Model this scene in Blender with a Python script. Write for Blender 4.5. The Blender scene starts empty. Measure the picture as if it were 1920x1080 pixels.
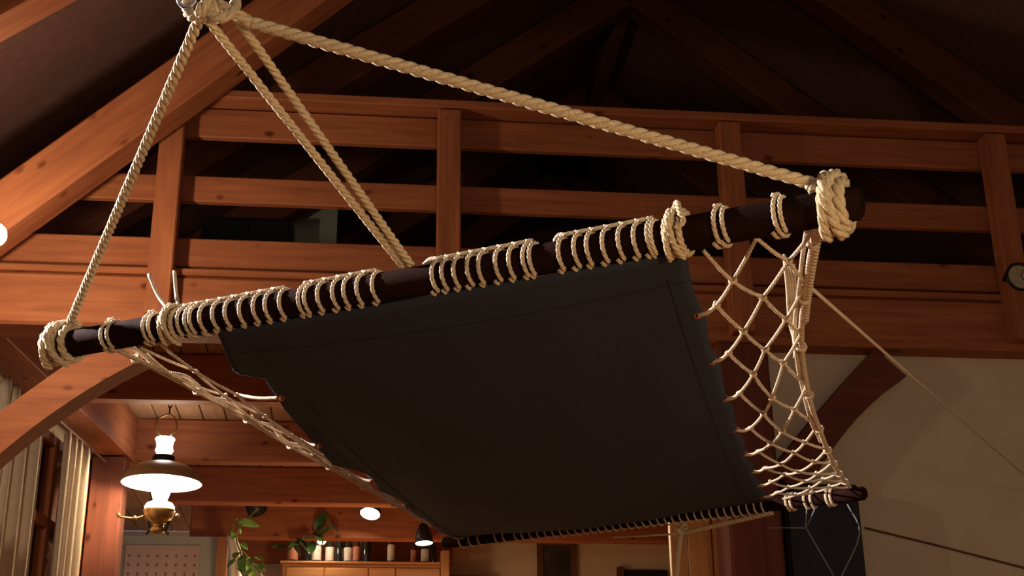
import bpy, bmesh, math, random
from mathutils import Vector, Matrix
random.seed(7)
R = math.radians
S = bpy.context.scene
C = S.collection

# ---------------------------------------------------------------- camera
F = 2600.0                       # focal length in pixels of a 1920 px frame
CAM = Vector((0, 0, .5))
PITCH, YAW, ROLL = R(21.46), R(6.65), R(-.676)
FW = Vector((math.sin(YAW)*math.cos(PITCH), math.cos(YAW)*math.cos(PITCH), math.sin(PITCH)))
_r = Vector((math.cos(YAW), -math.sin(YAW), 0)); _u = _r.cross(FW)
RT = _r*math.cos(ROLL) + _u*math.sin(ROLL)
UP = -_r*math.sin(ROLL) + _u*math.cos(ROLL)
cd = bpy.data.cameras.new('camera'); cam = bpy.data.objects.new('camera', cd); C.objects.link(cam)
cd.sensor_width = 36; cd.lens = 36*F/1920; cd.clip_start = .05; cd.clip_end = 200
cam.matrix_world = Matrix.Translation(CAM) @ Matrix((RT, UP, -FW)).transposed().to_4x4()
S.camera = cam

# ---------------------------------------------------------------- light and exposure
S.view_settings.view_transform = 'Standard'; S.view_settings.look = 'None'
S.view_settings.gamma = 1; S.view_settings.use_curve_mapping = False
S.view_settings.exposure = 1.7
W = bpy.data.worlds.new('world'); S.world = W; W.use_nodes = True
bgn = W.node_tree.nodes['Background']; bgn.inputs[0].default_value = (.80, .76, .96, 1); bgn.inputs[1].default_value = .065
def point_light(name, loc, power, col, rad):
    l = bpy.data.lights.new(name, 'POINT'); l.energy = power; l.color = col; l.shadow_soft_size = rad
    o = bpy.data.objects.new(name, l); C.objects.link(o); o.location = loc; return o
# assumed warm lamp, out of view right of the camera, lighting the near ropes
point_light('assumed_room_lamp', (.85, -.05, .72), 18, (1, .72, .36), .10)
# added white spot, out of view: supplies the left bulb's light on the ropes
sl = bpy.data.lights.new('left_fill_spot', 'SPOT'); sl.energy = 200; sl.color = (1, .92, .85); sl.spot_size = R(75); sl.spot_blend = .5; sl.shadow_soft_size = .04
so = bpy.data.objects.new('left_fill_spot', sl); C.objects.link(so)
so.matrix_basis = Matrix.Translation((-1.5, 2.75, 2.05)) @ Vector((1.8, -.45, -.7)).normalized().to_track_quat('-Z', 'Y').to_matrix().to_4x4()
# added fill below the picture, brightening the undersides of the kitchen joists
point_light('kitchen_fill_light', (-.1, 9.3, 1.45), 7, (1, .70, .38), .1)


# ---------------------------------------------------------------- pixel -> place helpers
def ray(x, y): return FW + RT*((x-960)/F) - UP*((y-540)/F)
def atD(x, y, D): return CAM + ray(x, y)*D
def atY(x, y, Y): d = ray(x, y); return CAM + d*(Y/d.y)
def proj(p):
    q = p-CAM; z = q.dot(FW); return 960+F*q.dot(RT)/z, 540-F*q.dot(UP)/z, z
WL0 = Vector((-1.8, 5.4, 0)); WLD = Vector((math.sin(R(6.65)), math.cos(R(6.65)), 0)); WLN = Vector((WLD.y, -WLD.x, 0))
def atL(x, y, off=0.0):                      # on the kitchen's left wall, off metres in front of it
    d = ray(x, y); return CAM + d*((WL0+WLN*off-CAM).dot(WLN)/d.dot(WLN))
def LW(s, off, z): p = WL0+WLD*s+WLN*off; return Vector((p.x, p.y, z))

# ---------------------------------------------------------------- materials
def new_mat(name):
    m = bpy.data.materials.new(name); m.use_nodes = True
    nt = m.node_tree; return m, nt, nt.nodes, nt.links, nt.nodes['Principled BSDF']
def ramp(N, stops):
    r = N.new('ShaderNodeValToRGB'); e = r.color_ramp.elements
    while len(e) < len(stops): e.new(.5)
    for k, (p, c) in zip(e, stops): k.position = p; k.color = (*c, 1)
    return r
def coords(N, L, scale, rnd=True):
    tc = N.new('ShaderNodeTexCoord'); mp = N.new('ShaderNodeMapping'); mp.inputs['Scale'].default_value = scale
    L.new(tc.outputs['Object'], mp.inputs['Vector'])
    if rnd:
        oi = N.new('ShaderNodeObjectInfo'); mu = N.new('ShaderNodeMath'); mu.operation = 'MULTIPLY'; mu.inputs[1].default_value = 37
        cb = N.new('ShaderNodeCombineXYZ'); L.new(oi.outputs['Random'], mu.inputs[0])
        for i in range(3): L.new(mu.outputs[0], cb.inputs[i])
        L.new(cb.outputs[0], mp.inputs['Location'])
    return mp
def wood(name, c0, c1, knots=True, rough=.6, bump=.25, spec=.14):
    """grain runs along the local x axis of every timber"""
    m, nt, N, L, B = new_mat(name)
    mp = coords(N, L, (1.2, 16, 16)); n = N.new('ShaderNodeTexNoise'); n.inputs['Scale'].default_value = 2.2
    n.inputs['Detail'].default_value = 6; n.inputs['Distortion'].default_value = .4; L.new(mp.outputs[0], n.inputs['Vector'])
    mid = [(a+b)/2 for a, b in zip(c0, c1)]
    r = ramp(N, [(.3, c0), (.5, mid), (.72, c1)]); L.new(n.outputs['Fac'], r.inputs[0])
    mp2 = coords(N, L, (.9, .9, .9)); n2 = N.new('ShaderNodeTexNoise'); n2.inputs['Scale'].default_value = 1.4; L.new(mp2.outputs[0], n2.inputs['Vector'])
    mx = N.new('ShaderNodeMix'); mx.data_type = 'RGBA'; mx.blend_type = 'MULTIPLY'; mx.inputs['Factor'].default_value = .45
    r2 = ramp(N, [(.3, (.6, .55, .5)), (.7, (1, 1, 1))]); L.new(n2.outputs['Fac'], r2.inputs[0])
    L.new(r.outputs[0], mx.inputs[6]); L.new(r2.outputs[0], mx.inputs[7]); out = mx.outputs[2]
    if knots:
        mp3 = coords(N, L, (5.5, 9, 9)); v = N.new('ShaderNodeTexVoronoi'); v.inputs['Scale'].default_value = 1.15; L.new(mp3.outputs[0], v.inputs['Vector'])
        r3 = ramp(N, [(.06, (.22, .14, .1)), (.13, (.55, .45, .4)), (.2, (1, 1, 1))]); nw = N.new('ShaderNodeMix'); nw.data_type = 'FLOAT'; sx = N.new('ShaderNodeSeparateColor'); L.new(v.outputs['Color'], sx.inputs[0])
        gt = N.new('ShaderNodeMath'); gt.operation = 'GREATER_THAN'; gt.inputs[1].default_value = .5; L.new(sx.outputs[0], gt.inputs[0])
        dn = N.new('ShaderNodeTexNoise'); dn.inputs['Scale'].default_value = 30; L.new(mp2.outputs[0], dn.inputs['Vector'])
        ds = N.new('ShaderNodeMath'); ds.operation = 'MULTIPLY_ADD'; ds.inputs[1].default_value = .16; L.new(dn.outputs['Fac'], ds.inputs[0]); L.new(v.outputs['Distance'], ds.inputs[2])
        sb_ = N.new('ShaderNodeMath'); sb_.operation = 'SUBTRACT'; sb_.inputs[1].default_value = .08; L.new(ds.outputs[0], sb_.inputs[0])
        L.new(gt.outputs[0], nw.inputs[0]); nw.inputs[2].default_value = 1; L.new(sb_.outputs[0], nw.inputs[3]); L.new(nw.outputs[0], r3.inputs[0])
        m3 = N.new('ShaderNodeMix'); m3.data_type = 'RGBA'; m3.blend_type = 'MULTIPLY'; m3.inputs['Factor'].default_value = .85
        L.new(out, m3.inputs[6]); L.new(r3.outputs[0], m3.inputs[7]); out = m3.outputs[2]
    L.new(out, B.inputs['Base Color']); B.inputs['Roughness'].default_value = rough; B.inputs['Specular IOR Level'].default_value = spec
    b = N.new('ShaderNodeBump'); b.inputs['Strength'].default_value = bump; b.inputs['Distance'].default_value = .004
    L.new(n.outputs['Fac'], b.inputs['Height']); L.new(b.outputs[0], B.inputs['Normal'])
    return m
def plain(name, c, rough=.6, metal=0, noise=.12, scale=30, spec=.3, bump=0):
    m, nt, N, L, B = new_mat(name)
    mp = coords(N, L, (1, 1, 1)); n = N.new('ShaderNodeTexNoise'); n.inputs['Scale'].default_value = scale; n.inputs['Detail'].default_value = 4
    L.new(mp.outputs[0], n.inputs['Vector'])
    r = ramp(N, [(.3, [k*(1-noise) for k in c]), (.7, [min(1, k*(1+noise)) for k in c])]); L.new(n.outputs['Fac'], r.inputs[0])
    L.new(r.outputs[0], B.inputs['Base Color']); B.inputs['Roughness'].default_value = rough; B.inputs['Metallic'].default_value = metal
    B.inputs['Specular IOR Level'].default_value = spec
    if bump:
        b = N.new('ShaderNodeBump'); b.inputs['Strength'].default_value = bump; b.inputs['Distance'].default_value = .003
        L.new(n.outputs['Fac'], b.inputs['Height']); L.new(b.outputs[0], B.inputs['Normal'])
    return m
def glow(name, c, e):
    m, nt, N, L, B = new_mat(name); B.inputs['Base Color'].default_value = (*c, 1)
    B.inputs['Emission Color'].default_value = (*c, 1); B.inputs['Emission Strength'].default_value = e; return m
M = {
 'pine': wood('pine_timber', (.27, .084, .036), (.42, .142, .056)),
 'pine_dark_shaded': wood('dark_and_shaded_pine', (.12, .040, .026), (.18, .058, .035), True, .75, .25, .04),  # dark timber; on the loft roof frame the darker tone stands in for shade
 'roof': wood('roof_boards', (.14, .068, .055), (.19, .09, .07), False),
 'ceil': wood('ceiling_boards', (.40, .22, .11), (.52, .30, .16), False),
 'cab': wood('cabinet_wood', (.55, .24, .085), (.70, .33, .12), False, .4),
 'bar': wood('stained_bar', (.013, .006, .0055), (.026, .010, .0085), False, .85, .25, .02),
 'door': wood('door_wood', (.13, .055, .03), (.2, .085, .045), False),
 'rope': plain('hemp_rope', (.63, .50, .33), .75, noise=.22, scale=260, bump=.5),
 'cord': plain('cotton_cord', (.60, .48, .35), .7, noise=.15, scale=200, bump=.3),
 'bluecord': plain('thin_grey_cord', (.16, .17, .21), .6),
 'canvas': plain('black_canvas', (.038, .047, .074), .9, noise=.15, scale=400, spec=.15, bump=.3),
 'seam': plain('canvas_stitching', (.034, .034, .038), .9),
 'grommet': plain('brass_grommet', (.32, .13, .09), .4, .8),
 'plaster': plain('beige_plaster', (.62, .50, .345), .9, noise=.05, scale=6, spec=.1),
 'plaster_green': plain('greenish_plaster', (.40, .40, .30), .9, noise=.06, scale=6, spec=.1),
 'floor': wood('floor_boards', (.22, .10, .045), (.32, .15, .07), False),
 'curtain': plain('beige_curtain', (.52, .42, .31), .9, noise=.08, scale=60, spec=.1),
 'cream': plain('cream_cloth', (.75, .66, .48), .85, noise=.06),
 'black': plain('black_lacquer_and_shade', (.014, .013, .015), .5, noise=.2),
 'iron': plain('black_metal', (.02, .018, .016), .45, .5),
 'brass': plain('aged_brass', (.30, .18, .07), .35, .85, noise=.25),
 'shade_out': plain('brown_enamel', (.26, .16, .085), .45, .2),
 'shade_in': plain('white_enamel', (.85, .85, .82), .5),
 'milk': glow('milk_glass', (1, .98, .93), 5.0),
 'bulb': glow('lamp_bulb', (1, .80, .58), 190.0),
 'spotlens': glow('spot_lens', (1, .93, .80), 22.0),
 'leaf': plain('pothos_leaf', (.15, .30, .06), .35, noise=.35, scale=25, spec=.5),
 'leaf_dark': plain('dark_leaf', (.03, .075, .02), .4, noise=.35, scale=25, spec=.4),
 'stem': plain('vine_stem', (.11, .13, .04), .6),
 'glassdark': plain('dark_bottle_glass', (.012, .014, .010), .12, spec=.6),
 'glassbrown': plain('brown_bottle_glass', (.06, .02, .008), .12, spec=.6),
 'labelpaper': plain('bottle_label', (.62, .50, .36), .8),
 'labelred': plain('red_bottle_label', (.45, .16, .08), .8),
 'clockface': plain('clock_dial', (.42, .36, .22), .5, noise=.2, scale=40),
 'pane': plain('night_window_glass', (.02, .018, .018), .06, spec=.6),
 'picture': plain('dark_painting', (.05, .04, .035), .5, noise=.7, scale=7),
}
# printed calendar sheet: rows of small dark date marks on pinkish paper
m, nt, N, L, B = new_mat('calendar_print')
tc = N.new('ShaderNodeTexCoord'); mp = N.new('ShaderNodeMapping'); L.new(tc.outputs['Object'], mp.inputs['Vector']); mp.inputs['Scale'].default_value = (15, 1, 15)
sep = N.new('ShaderNodeSeparateXYZ'); L.new(mp.outputs[0], sep.inputs[0])
def mth(op, a, b=None):
    n = N.new('ShaderNodeMath'); n.operation = op
    for i, v in enumerate((a, b)):
        if v is None: continue
        if isinstance(v, (int, float)): n.inputs[i].default_value = v
        else: L.new(v, n.inputs[i])
    return n.outputs[0]
fx = mth('ABSOLUTE', mth('SUBTRACT', mth('FRACT', sep.outputs[0]), .5)); fz = mth('ABSOLUTE', mth('SUBTRACT', mth('FRACT', sep.outputs[2]), .5))
mark = mth('MULTIPLY', mth('LESS_THAN', fx, .13), mth('LESS_THAN', fz, .16))
mark = mth('MULTIPLY', mark, mth('LESS_THAN', sep.outputs[2], 2.6))
rp = ramp(N, [(0, (.52, .36, .28)), (1, (.20, .13, .10))]); L.new(mark, rp.inputs[0]); L.new(rp.outputs[0], B.inputs['Base Color']); B.inputs['Roughness'].default_value = .8
M['calendar'] = m

# ---------------------------------------------------------------- builders
def link(name, me, mat, parent=None, mw=None, smooth=False):
    o = bpy.data.objects.new(name, me); C.objects.link(o)
    if mat is not None and not me.materials: me.materials.append(M[mat] if isinstance(mat, str) else mat)
    if smooth:
        for p in me.polygons: p.use_smooth = True
    if parent is not None: o.parent = parent
    if mw is not None: o.matrix_basis = (parent.matrix_basis.inverted() @ mw) if parent is not None else mw
    elif parent is not None: o.matrix_parent_inverse = parent.matrix_basis.inverted()
    return o
def fin(name, bm, mat, parent=None, mw=None, smooth=False):
    me = bpy.data.meshes.new(name); bmesh.ops.recalc_face_normals(bm, faces=bm.faces); bm.to_mesh(me); bm.free()
    return link(name, me, mat, parent, mw, smooth)
def tag(o, label, cat=None, group=None, kind=None):
    o['label'] = label
    if cat: o['category'] = cat
    if group: o['group'] = group
    if kind: o['kind'] = kind
    return o
def empty(name, loc):
    o = bpy.data.objects.new(name, None); C.objects.link(o); o.matrix_basis = Matrix.Translation(Vector(loc)); o.empty_display_size = .05; return o
def box_bm(l, w, h, bev=.006):
    bm = bmesh.new(); bmesh.ops.create_cube(bm, size=1)
    for v in bm.verts: v.co = Vector((v.co.x*l, v.co.y*w, v.co.z*h))
    if bev: bmesh.ops.bevel(bm, geom=bm.edges[:], offset=min(bev, .3*min(l, w, h)), segments=1, affect='EDGES')
    return bm
def frame(p0, p1, up):
    x = (p1-p0).normalized(); y = Vector(up).cross(x)
    if y.length < 1e-6: y = Vector((0, 1, 0)).cross(x)
    y.normalize(); z = x.cross(y)
    return Matrix((x, y, z)).transposed()
def timber(name, p0, p1, w, h, mat, parent=None, up=(0, 0, 1), bev=.006):
    """a beam from p0 to p1 on its centre line; local x is the length, h is along up"""
    p0, p1 = Vector(p0), Vector(p1)
    mw = Matrix.Translation((p0+p1)/2) @ frame(p0, p1, up).to_4x4()
    return fin(name, box_bm((p1-p0).length, w, h, bev), mat, parent, mw)
def box(name, lo, hi, mat, parent=None, bev=.004, axis=0):
    lo, hi = Vector(lo), Vector(hi); c = (lo+hi)/2; d = hi-lo
    if axis == 0: return fin(name, box_bm(d.x, d.y, d.z, bev), mat, parent, Matrix.Translation(c))
    if axis == 2: return timber(name, (c.x, c.y, lo.z), (c.x, c.y, hi.z), d.x, d.y, mat, parent, (0, 1, 0), bev)
    return timber(name, (c.x, lo.y, c.z), (c.x, hi.y, c.z), d.x, d.z, mat, parent, (0, 0, 1), bev)
def lathe(prof, n=24, sq=1.0):
    bm = bmesh.new(); rings = []
    for r, z in prof: rings.append([bm.verts.new((max(r, .0004)*math.cos(2*math.pi*i/n), sq*max(r, .0004)*math.sin(2*math.pi*i/n), z)) for i in range(n)])
    for a, b in zip(rings, rings[1:]):
        for i in range(n): bm.faces.new((a[i], a[(i+1) % n], b[(i+1) % n], b[i]))
    return bm
def resample(pts, step):
    pts = [Vector(p) for p in pts]; out = [pts[0]]; carry = 0
    tot = sum((b-a).length for a, b in zip(pts, pts[1:])); n = max(2, int(tot/step)); seg = tot/n; acc = 0; want = seg
    for a, b in zip(pts, pts[1:]):
        l = (b-a).length
        while want <= acc+l+1e-9 and len(out) < n: out.append(a.lerp(b, (want-acc)/l)); want += seg
        acc += l
    out.append(pts[-1]); return out
def smoothline(pts, k=8):
    """Catmull-Rom through the points"""
    P = [Vector(p) for p in pts]
    if len(P) < 3: return P
    P = [P[0]*2-P[1]] + P + [P[-1]*2-P[-2]]; out = []
    for i in range(1, len(P)-2):
        a, b, c, d = P[i-1:i+3]
        for j in range(k):
            t = j/k; out.append(.5*((2*b)+(c-a)*t+(2*a-5*b+4*c-d)*t*t+(3*b-a-3*c+d)*t**3))
    out.append(P[-2]); return out
def frames(pts):
    T = [(pts[min(i+1, len(pts)-1)]-pts[max(i-1, 0)]).normalized() for i in range(len(pts))]
    n = T[0].orthogonal().normalized(); out = []
    for t in T:
        n = (n-t*n.dot(t)); n = n.normalized() if n.length > 1e-8 else t.orthogonal().normalized(); out.append((n, t.cross(n)))
    return out
def tube(bm, pts, r, sides=6, cap=True):
    pts = [Vector(p) for p in pts]; fr = frames(pts); rings = []
    for i, (p, (n, b)) in enumerate(zip(pts, fr)):
        rr = r[i] if isinstance(r, (list, tuple)) else r
        rings.append([bm.verts.new(p+(n*math.cos(2*math.pi*k/sides)+b*math.sin(2*math.pi*k/sides))*rr) for k in range(sides)])
    for a, c in zip(rings, rings[1:]):
        for k in range(sides): bm.faces.new((a[k], a[(k+1) % sides], c[(k+1) % sides], c[k]))
    if cap: bm.faces.new(rings[0][::-1]); bm.faces.new(rings[-1])
def rope(bm, pts, rad, lay=None, per=10, sides=6):
    """three strands laid around each other along the path"""
    lay = lay or rad*6.2; pts = resample(pts, lay/per); fr = frames(pts); s = 0; ph = []
    for i, p in enumerate(pts):
        if i: s += (p-pts[i-1]).length
        ph.append(2*math.pi*s/lay)
    for k in range(3):
        tube(bm, [p+(n*math.cos(-a+k*2.0944)+b*math.sin(-a+k*2.0944))*rad*.5 for p, (n, b), a in zip(pts, fr, ph)], rad*.55, sides)
def blob(bm, p, r, sq=(1, 1, 1)):
    g = bmesh.ops.create_icosphere(bm, subdivisions=1, radius=r)
    for v in g['verts']: v.co = Vector((v.co.x*sq[0], v.co.y*sq[1], v.co.z*sq[2]))+p
def tubes(name, paths, r, mat, parent=None, sides=6, k=6):
    bm = bmesh.new()
    for p in paths: tube(bm, smoothline(p, k), r, sides)
    return fin(name, bm, mat, parent, None, True)
def prism(name, poly, y0, y1, mat, parent=None):
    """(x, z) outline pushed from y0 to y1"""
    bm = bmesh.new(); a = [bm.verts.new((x, y0, z)) for x, z in poly]; b = [bm.verts.new((x, y1, z)) for x, z in poly]
    bm.faces.new(a); bm.faces.new(b[::-1]); n = len(poly)
    for i in range(n): bm.faces.new((a[i], a[(i+1) % n], b[(i+1) % n], b[i]))
    return fin(name, bm, mat, parent)

# ================================================================ the setting
YR = 5.4                                            # plane of the loft front
ZF, ZC = 2.66, 2.80                                  # loft beam top, loft floor underside
def roofL(x): return 4.60+.75*x
def roofR(x): return 7.22-.79*x
RX = (7.22-4.60)/(.75+.79); RZ = roofL(RX)
tag(box('floor', (-2.2, -2.0, -.1), (5.2, 11.7, 0), 'floor', bev=0), 'wooden floor boards of the room below the hammock', kind='structure')
tag(box('wall_left', (-2.05, -2.0, 0), (-1.85, 5.55, 3.25), 'plaster', bev=0), 'plaster wall at the left of the main room', kind='structure')
tag(timber('wall_left_kitchen', LW(.15, -.06, 1.4), LW(3.25, -.06, 1.4), .12, 2.8, 'plaster', bev=0), 'plaster wall behind the curtains beside the kitchen', kind='structure')
tag(box('wall_right', (5.0, -2.0, 0), (5.2, 11.7, 3.4), 'plaster', bev=0), 'plaster side wall at the far right of the room', kind='structure')
tag(box('wall_back', (-2.6, 11.4, 0), (5.0, 11.6, 2.8), 'plaster', bev=0), 'dim beige wall at the back of the kitchen', kind='structure')
tag(box('wall_under_loft', (1.72, 5.52, 0), (5.0, 5.64, 2.5), 'plaster', bev=0), 'beige plaster wall below the loft beam on the right', kind='structure')
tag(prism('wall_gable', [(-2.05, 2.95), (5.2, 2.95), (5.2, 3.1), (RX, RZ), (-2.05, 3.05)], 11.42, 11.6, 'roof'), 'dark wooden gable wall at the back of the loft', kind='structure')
def slab(name, a, b, t, label):
    poly = [a, b, (b[0], b[1]+t), (a[0], a[1]+t)]
    bm = bmesh.new(); L_ = 13.7
    p0, p1 = Vector((a[0], 0, a[1])), Vector((b[0], 0, b[1]))
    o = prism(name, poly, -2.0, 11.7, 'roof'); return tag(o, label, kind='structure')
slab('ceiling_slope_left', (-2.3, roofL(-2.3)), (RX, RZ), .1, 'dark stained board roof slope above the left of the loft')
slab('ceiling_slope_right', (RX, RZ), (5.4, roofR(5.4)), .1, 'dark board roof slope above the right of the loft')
# rafters hanging below the roof boards, in line with the roof slope
def rafter(p0, p1, w, h, mat, label, name='rafter'):
    d = (Vector(p1)-Vector(p0)).normalized(); up = Vector((0, -1, 0)).cross(d)
    if up.z < 0: up = -up
    return tag(timber(name, p0, p1, w, h, mat, up=up, bev=.01), label, kind='structure')
near = [atY(-90, 474, 5.2), atY(760, -136, 5.10)]     # centre line of the lit rafter
rafter(near[0], near[1], .17, .195, 'pine', 'heavy lit rafter rising from the lower left in front of the loft railing', 'rafter_front')
cr = [atY(-60, 27, 3.9), atY(240, -135, 3.9)]
rafter(cr[0], cr[1], .15, .2, 'pine', 'end of a rafter in the top left corner of the picture', 'rafter_corner')
for i, (Yt, wh) in enumerate(((6.6, ('second', .2)), (7.75, ('third', .2)), (9.2, ('fourth', .2)), (10.6, ('fifth', .2)))):
    for s in (-1, 1):
        if s < 0: a, b = Vector((-2.0, Yt, roofL(-2.0)-.16)), Vector((RX, Yt, RZ-.16))
        else: a, b = Vector((5.0, Yt, roofR(5.0)-.16)), Vector((RX, Yt, RZ-.16))
        rafter(a, b, .16, .22, 'pine_dark_shaded', 'dim rafter of the %s truss under the %s roof slope' % (wh[0], 'left' if s < 0 else 'right'), 'rafter')
tag(timber('ridge_beam', (RX, 5.6, RZ-.16), (RX, 11.4, RZ-.16), .1, .2, 'pine_dark_shaded'), 'ridge beam at the top of the roof', kind='structure')

# loft edge: beam, floor, planks below
tag(timber('loft_beam', (-1.85, YR+.10, (2.42+2.645)/2), (5.0, YR+.10, (2.42+2.645)/2), .2, .225, 'pine', bev=.012), 'heavy horizontal beam carrying the front of the loft', kind='structure')
tag(timber('trim_1', (-1.85, YR+.10, 2.662), (5.0, YR+.10, 2.662), .225, .03, 'pine'), 'thin board lying on top of the loft beam', kind='structure')
lf = tag(box('ceiling_loft_floor', (-1.85, YR+.2, ZC+.025), (5.0, 11.4, ZC+.06), 'ceil', bev=0), 'pale board floor of the loft seen from below', kind='structure')
pw = .135; x = -1.85; k = 0; pl = None
while x < 3.4:
    if pl is None:
        pl = timber('plank', (x+pw/2, YR+.22, ZC+.012), (x+pw/2, 11.38, ZC+.012), pw-.006, .022, 'ceil', lf, bev=.003)
        base = pl.matrix_basis.copy()
    else:
        q = pl.copy(); C.objects.link(q); q.matrix_basis = Matrix.Translation((pw*k, 0, 0)) @ base
    x += pw; k += 1
for i, (Yj, n) in enumerate(((6.83, 'first'), (8.05, 'second'), (9.17, 'third'), (10.34, 'fourth'), (11.3, 'last'))):
    x0 = -1.8+(Yj-5.4)*.1166+.02
    tag(timber('joist', (x0, Yj+.07, ZC-.125), (5.0 if n != 'last' else atY(850, 1040, Yj).x, Yj+.05, ZC-.125), .10, .25, 'pine', bev=.01), '%s ceiling joist behind the loft beam above the kitchen' % n, kind='structure')
# left kitchen wall: girt, post, brace
tag(timber('girt', LW(.25, .11, 2.664), LW(3.1, .11, 2.664), .2, .268, 'pine', bev=.002), 'timber along the top of the curtained wall', kind='structure')
pk = atL(196, 1000, .1)
tag(box('post_kitchen', (pk.x-.09, pk.y-.09, 0), (pk.x+.09, pk.y+.09, 2.52), 'pine_dark_shaded', axis=2), 'dark timber post between the curtains and the calendar', kind='structure')
tag(box('post_left', (-1.84, YR+.0, 0), (-1.62, YR+.2, 2.42), 'pine', axis=2), 'post holding the left end of the loft beam', kind='structure')
tag(box('post_main', (1.492, YR-.02, 0), (1.712, YR+.2, 2.42), 'pine_dark_shaded', axis=2, bev=.012), 'stout timber post under the loft beam behind the hammock', kind='structure')

def brace(name, x_post, x_beam, z_post, z_beam, th, sgn, label, mat):
    """curved knee brace between a post and the beam"""
    n = 14; out = []; inn = []
    for i in range(n+1):
        t = i/n; p = Vector((x_post+(x_beam-x_post)*t, z_post+(z_beam-z_post)*t))
        d = Vector((x_beam-x_post, z_beam-z_post)).normalized(); nn = Vector((-d.y, d.x))
        if nn.y > 0: nn = -nn
        bow = -.26*(1-(2*t-1)**2)*th
        out.append(p-nn*(-bow*.15)); inn.append(p+nn*(th+bow))
    poly = [(p.x, min(p.y, z_beam)) for p in out] + [(p.x, min(p.y, z_beam)) for p in inn[::-1]]
    return tag(prism(name, poly, YR+.03, YR+.17, mat), label, kind='structure')
brace('brace', -1.65, -.97, 1.83, 2.425, .17, 1, 'curved knee brace under the left end of the loft beam', 'pine')
brace('brace', 1.70, 2.20, 1.88, 2.42, .175, -1, 'curved dark knee brace from the main post up to the beam', 'pine_dark_shaded')

# ================================================================ loft railing
rl = empty('loft_railing', (1.0, YR, ZF))
tag(rl, 'wooden loft railing with three board rails and square posts', 'railing')
PX = (-.815, .358, 1.605, 2.84)
for x in PX:
    timber('post', (x, YR-.03, 2.45), (x, YR-.03, 3.44), .1, .085, 'pine', rl, up=(0, 1, 0))
for x0, x1 in ((-1.9, 5.0),):
    for za, zb in ((3.30, 3.44), (2.995, 3.115), (2.70, 2.825)):
        xa = -1.6 if za < 2.8 else (-1.22 if za < 3.2 else -.80)
        timber('rail', (xa, YR+.04, (za+zb)/2), (4.99, YR+.04, (za+zb)/2), .04, zb-za, 'pine', rl)
timber('handrail', (-.73, YR+.005, 3.468), (4.99, YR+.005, 3.468), .15, .04, 'pine', rl)

# loft contents: pale partition under the slope and a dark cupboard
tag(prism('wall_loft', [(-1.95, 2.87), (-.165, 2.87), (-.165, roofL(-.165)-.01), (-1.95, roofL(-1.95)-.01)], 8.0, 8.1, 'plaster_green'), 'pale greenish wall panel under the roof slope inside the loft', kind='structure')
cu = empty('loft_cupboard', (-.85, 7.6, 2.861)); tag(cu, 'dark cupboard standing in the shadow of the loft', 'cupboard')
a = atY(550, 412, 7.5)
box('body', (-.93, 7.5, 2.861), (a.x, 7.9, a.z), 'black', cu)
box('door', (-.91, 7.48, 2.88), ((a.x-.91)/2-.005, 7.499, a.z-.02), 'black', cu); box('door', ((a.x-.91)/2+.005, 7.48, 2.88), (a.x-.02, 7.499, a.z-.02), 'black', cu)

# ================================================================ hammock
NL, NR = atD(92, 652, 2.5), atD(1606, 381, 1.78)
FL, FR = atD(836, 1017, 4.55), atD(1618, 925, 3.55)
BR = .0235
def on_bar(A, B, x):
    lo, hi = -.1, 1.1
    for _ in range(50):
        m_ = (lo+hi)/2
        if proj(A.lerp(B, m_))[0] < x: lo = m_
        else: hi = m_
    return (lo+hi)/2
nt_ = lambda x: on_bar(NL, NR, x)
ft_ = lambda x: on_bar(FL, FR, x)
hm = empty('hammock', ((NL.x+FR.x)/2, (NL.y+FR.y)/2, 1.2))
tag(hm, 'black canvas hammock with rope net sides hung from two dark wooden bars', 'hammock')
def bar(name, A, B, r, label):
    n = 26; bm = bmesh.new(); pts = []; rr = []
    for i in range(n+1):
        t = i/n; pts.append(A.lerp(B, t)); rr.append(r*(1+.035*math.sin(t*17)+.02*math.sin(t*41)))
    d = (B-A).normalized()
    pts = [A-d*.006]+pts+[B+d*.006]; rr = [r*.75]+rr+[r*.75]
    tube(bm, pts, rr, 14); o = fin(name, bm, 'bar', hm, None, True)
    o['label'] = label; return o
nb = bar('spreader_bar', NL, NR, BR, 'dark wooden bar at the near end')
fb = bar('spreader_bar', FL, FR, BR*.8, 'dark wooden bar at the far end')
D_near = (NR-NL).normalized(); D_far = (FR-FL).normalized()
def ring_frame(d):
    up = Vector((0, 0, 1)); up = (up-d*up.dot(d)).normalized(); return up, d.cross(up)
UPN, SDN = ring_frame(D_near); UPF, SDF = ring_frame(D_far)
if SDN.y > 0: SDN = -SDN            # towards the viewer
if SDF.y > 0: SDF = -SDF
def around(P, d, up, sd, r, a0, a1, drift=0.0, n=14):
    """arc around the bar; angle 0 is on top, 90 degrees faces the viewer"""
    return [P+up*(r*math.cos(a))+sd*(r*math.sin(a))+d*(drift*i/n) for i, a in ((i, a0+(a1-a0)*i/n) for i in range(n+1))]
def npt(x): return NL.lerp(NR, nt_(x))
def fpt(x): return FL.lerp(FR, ft_(x))

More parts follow.
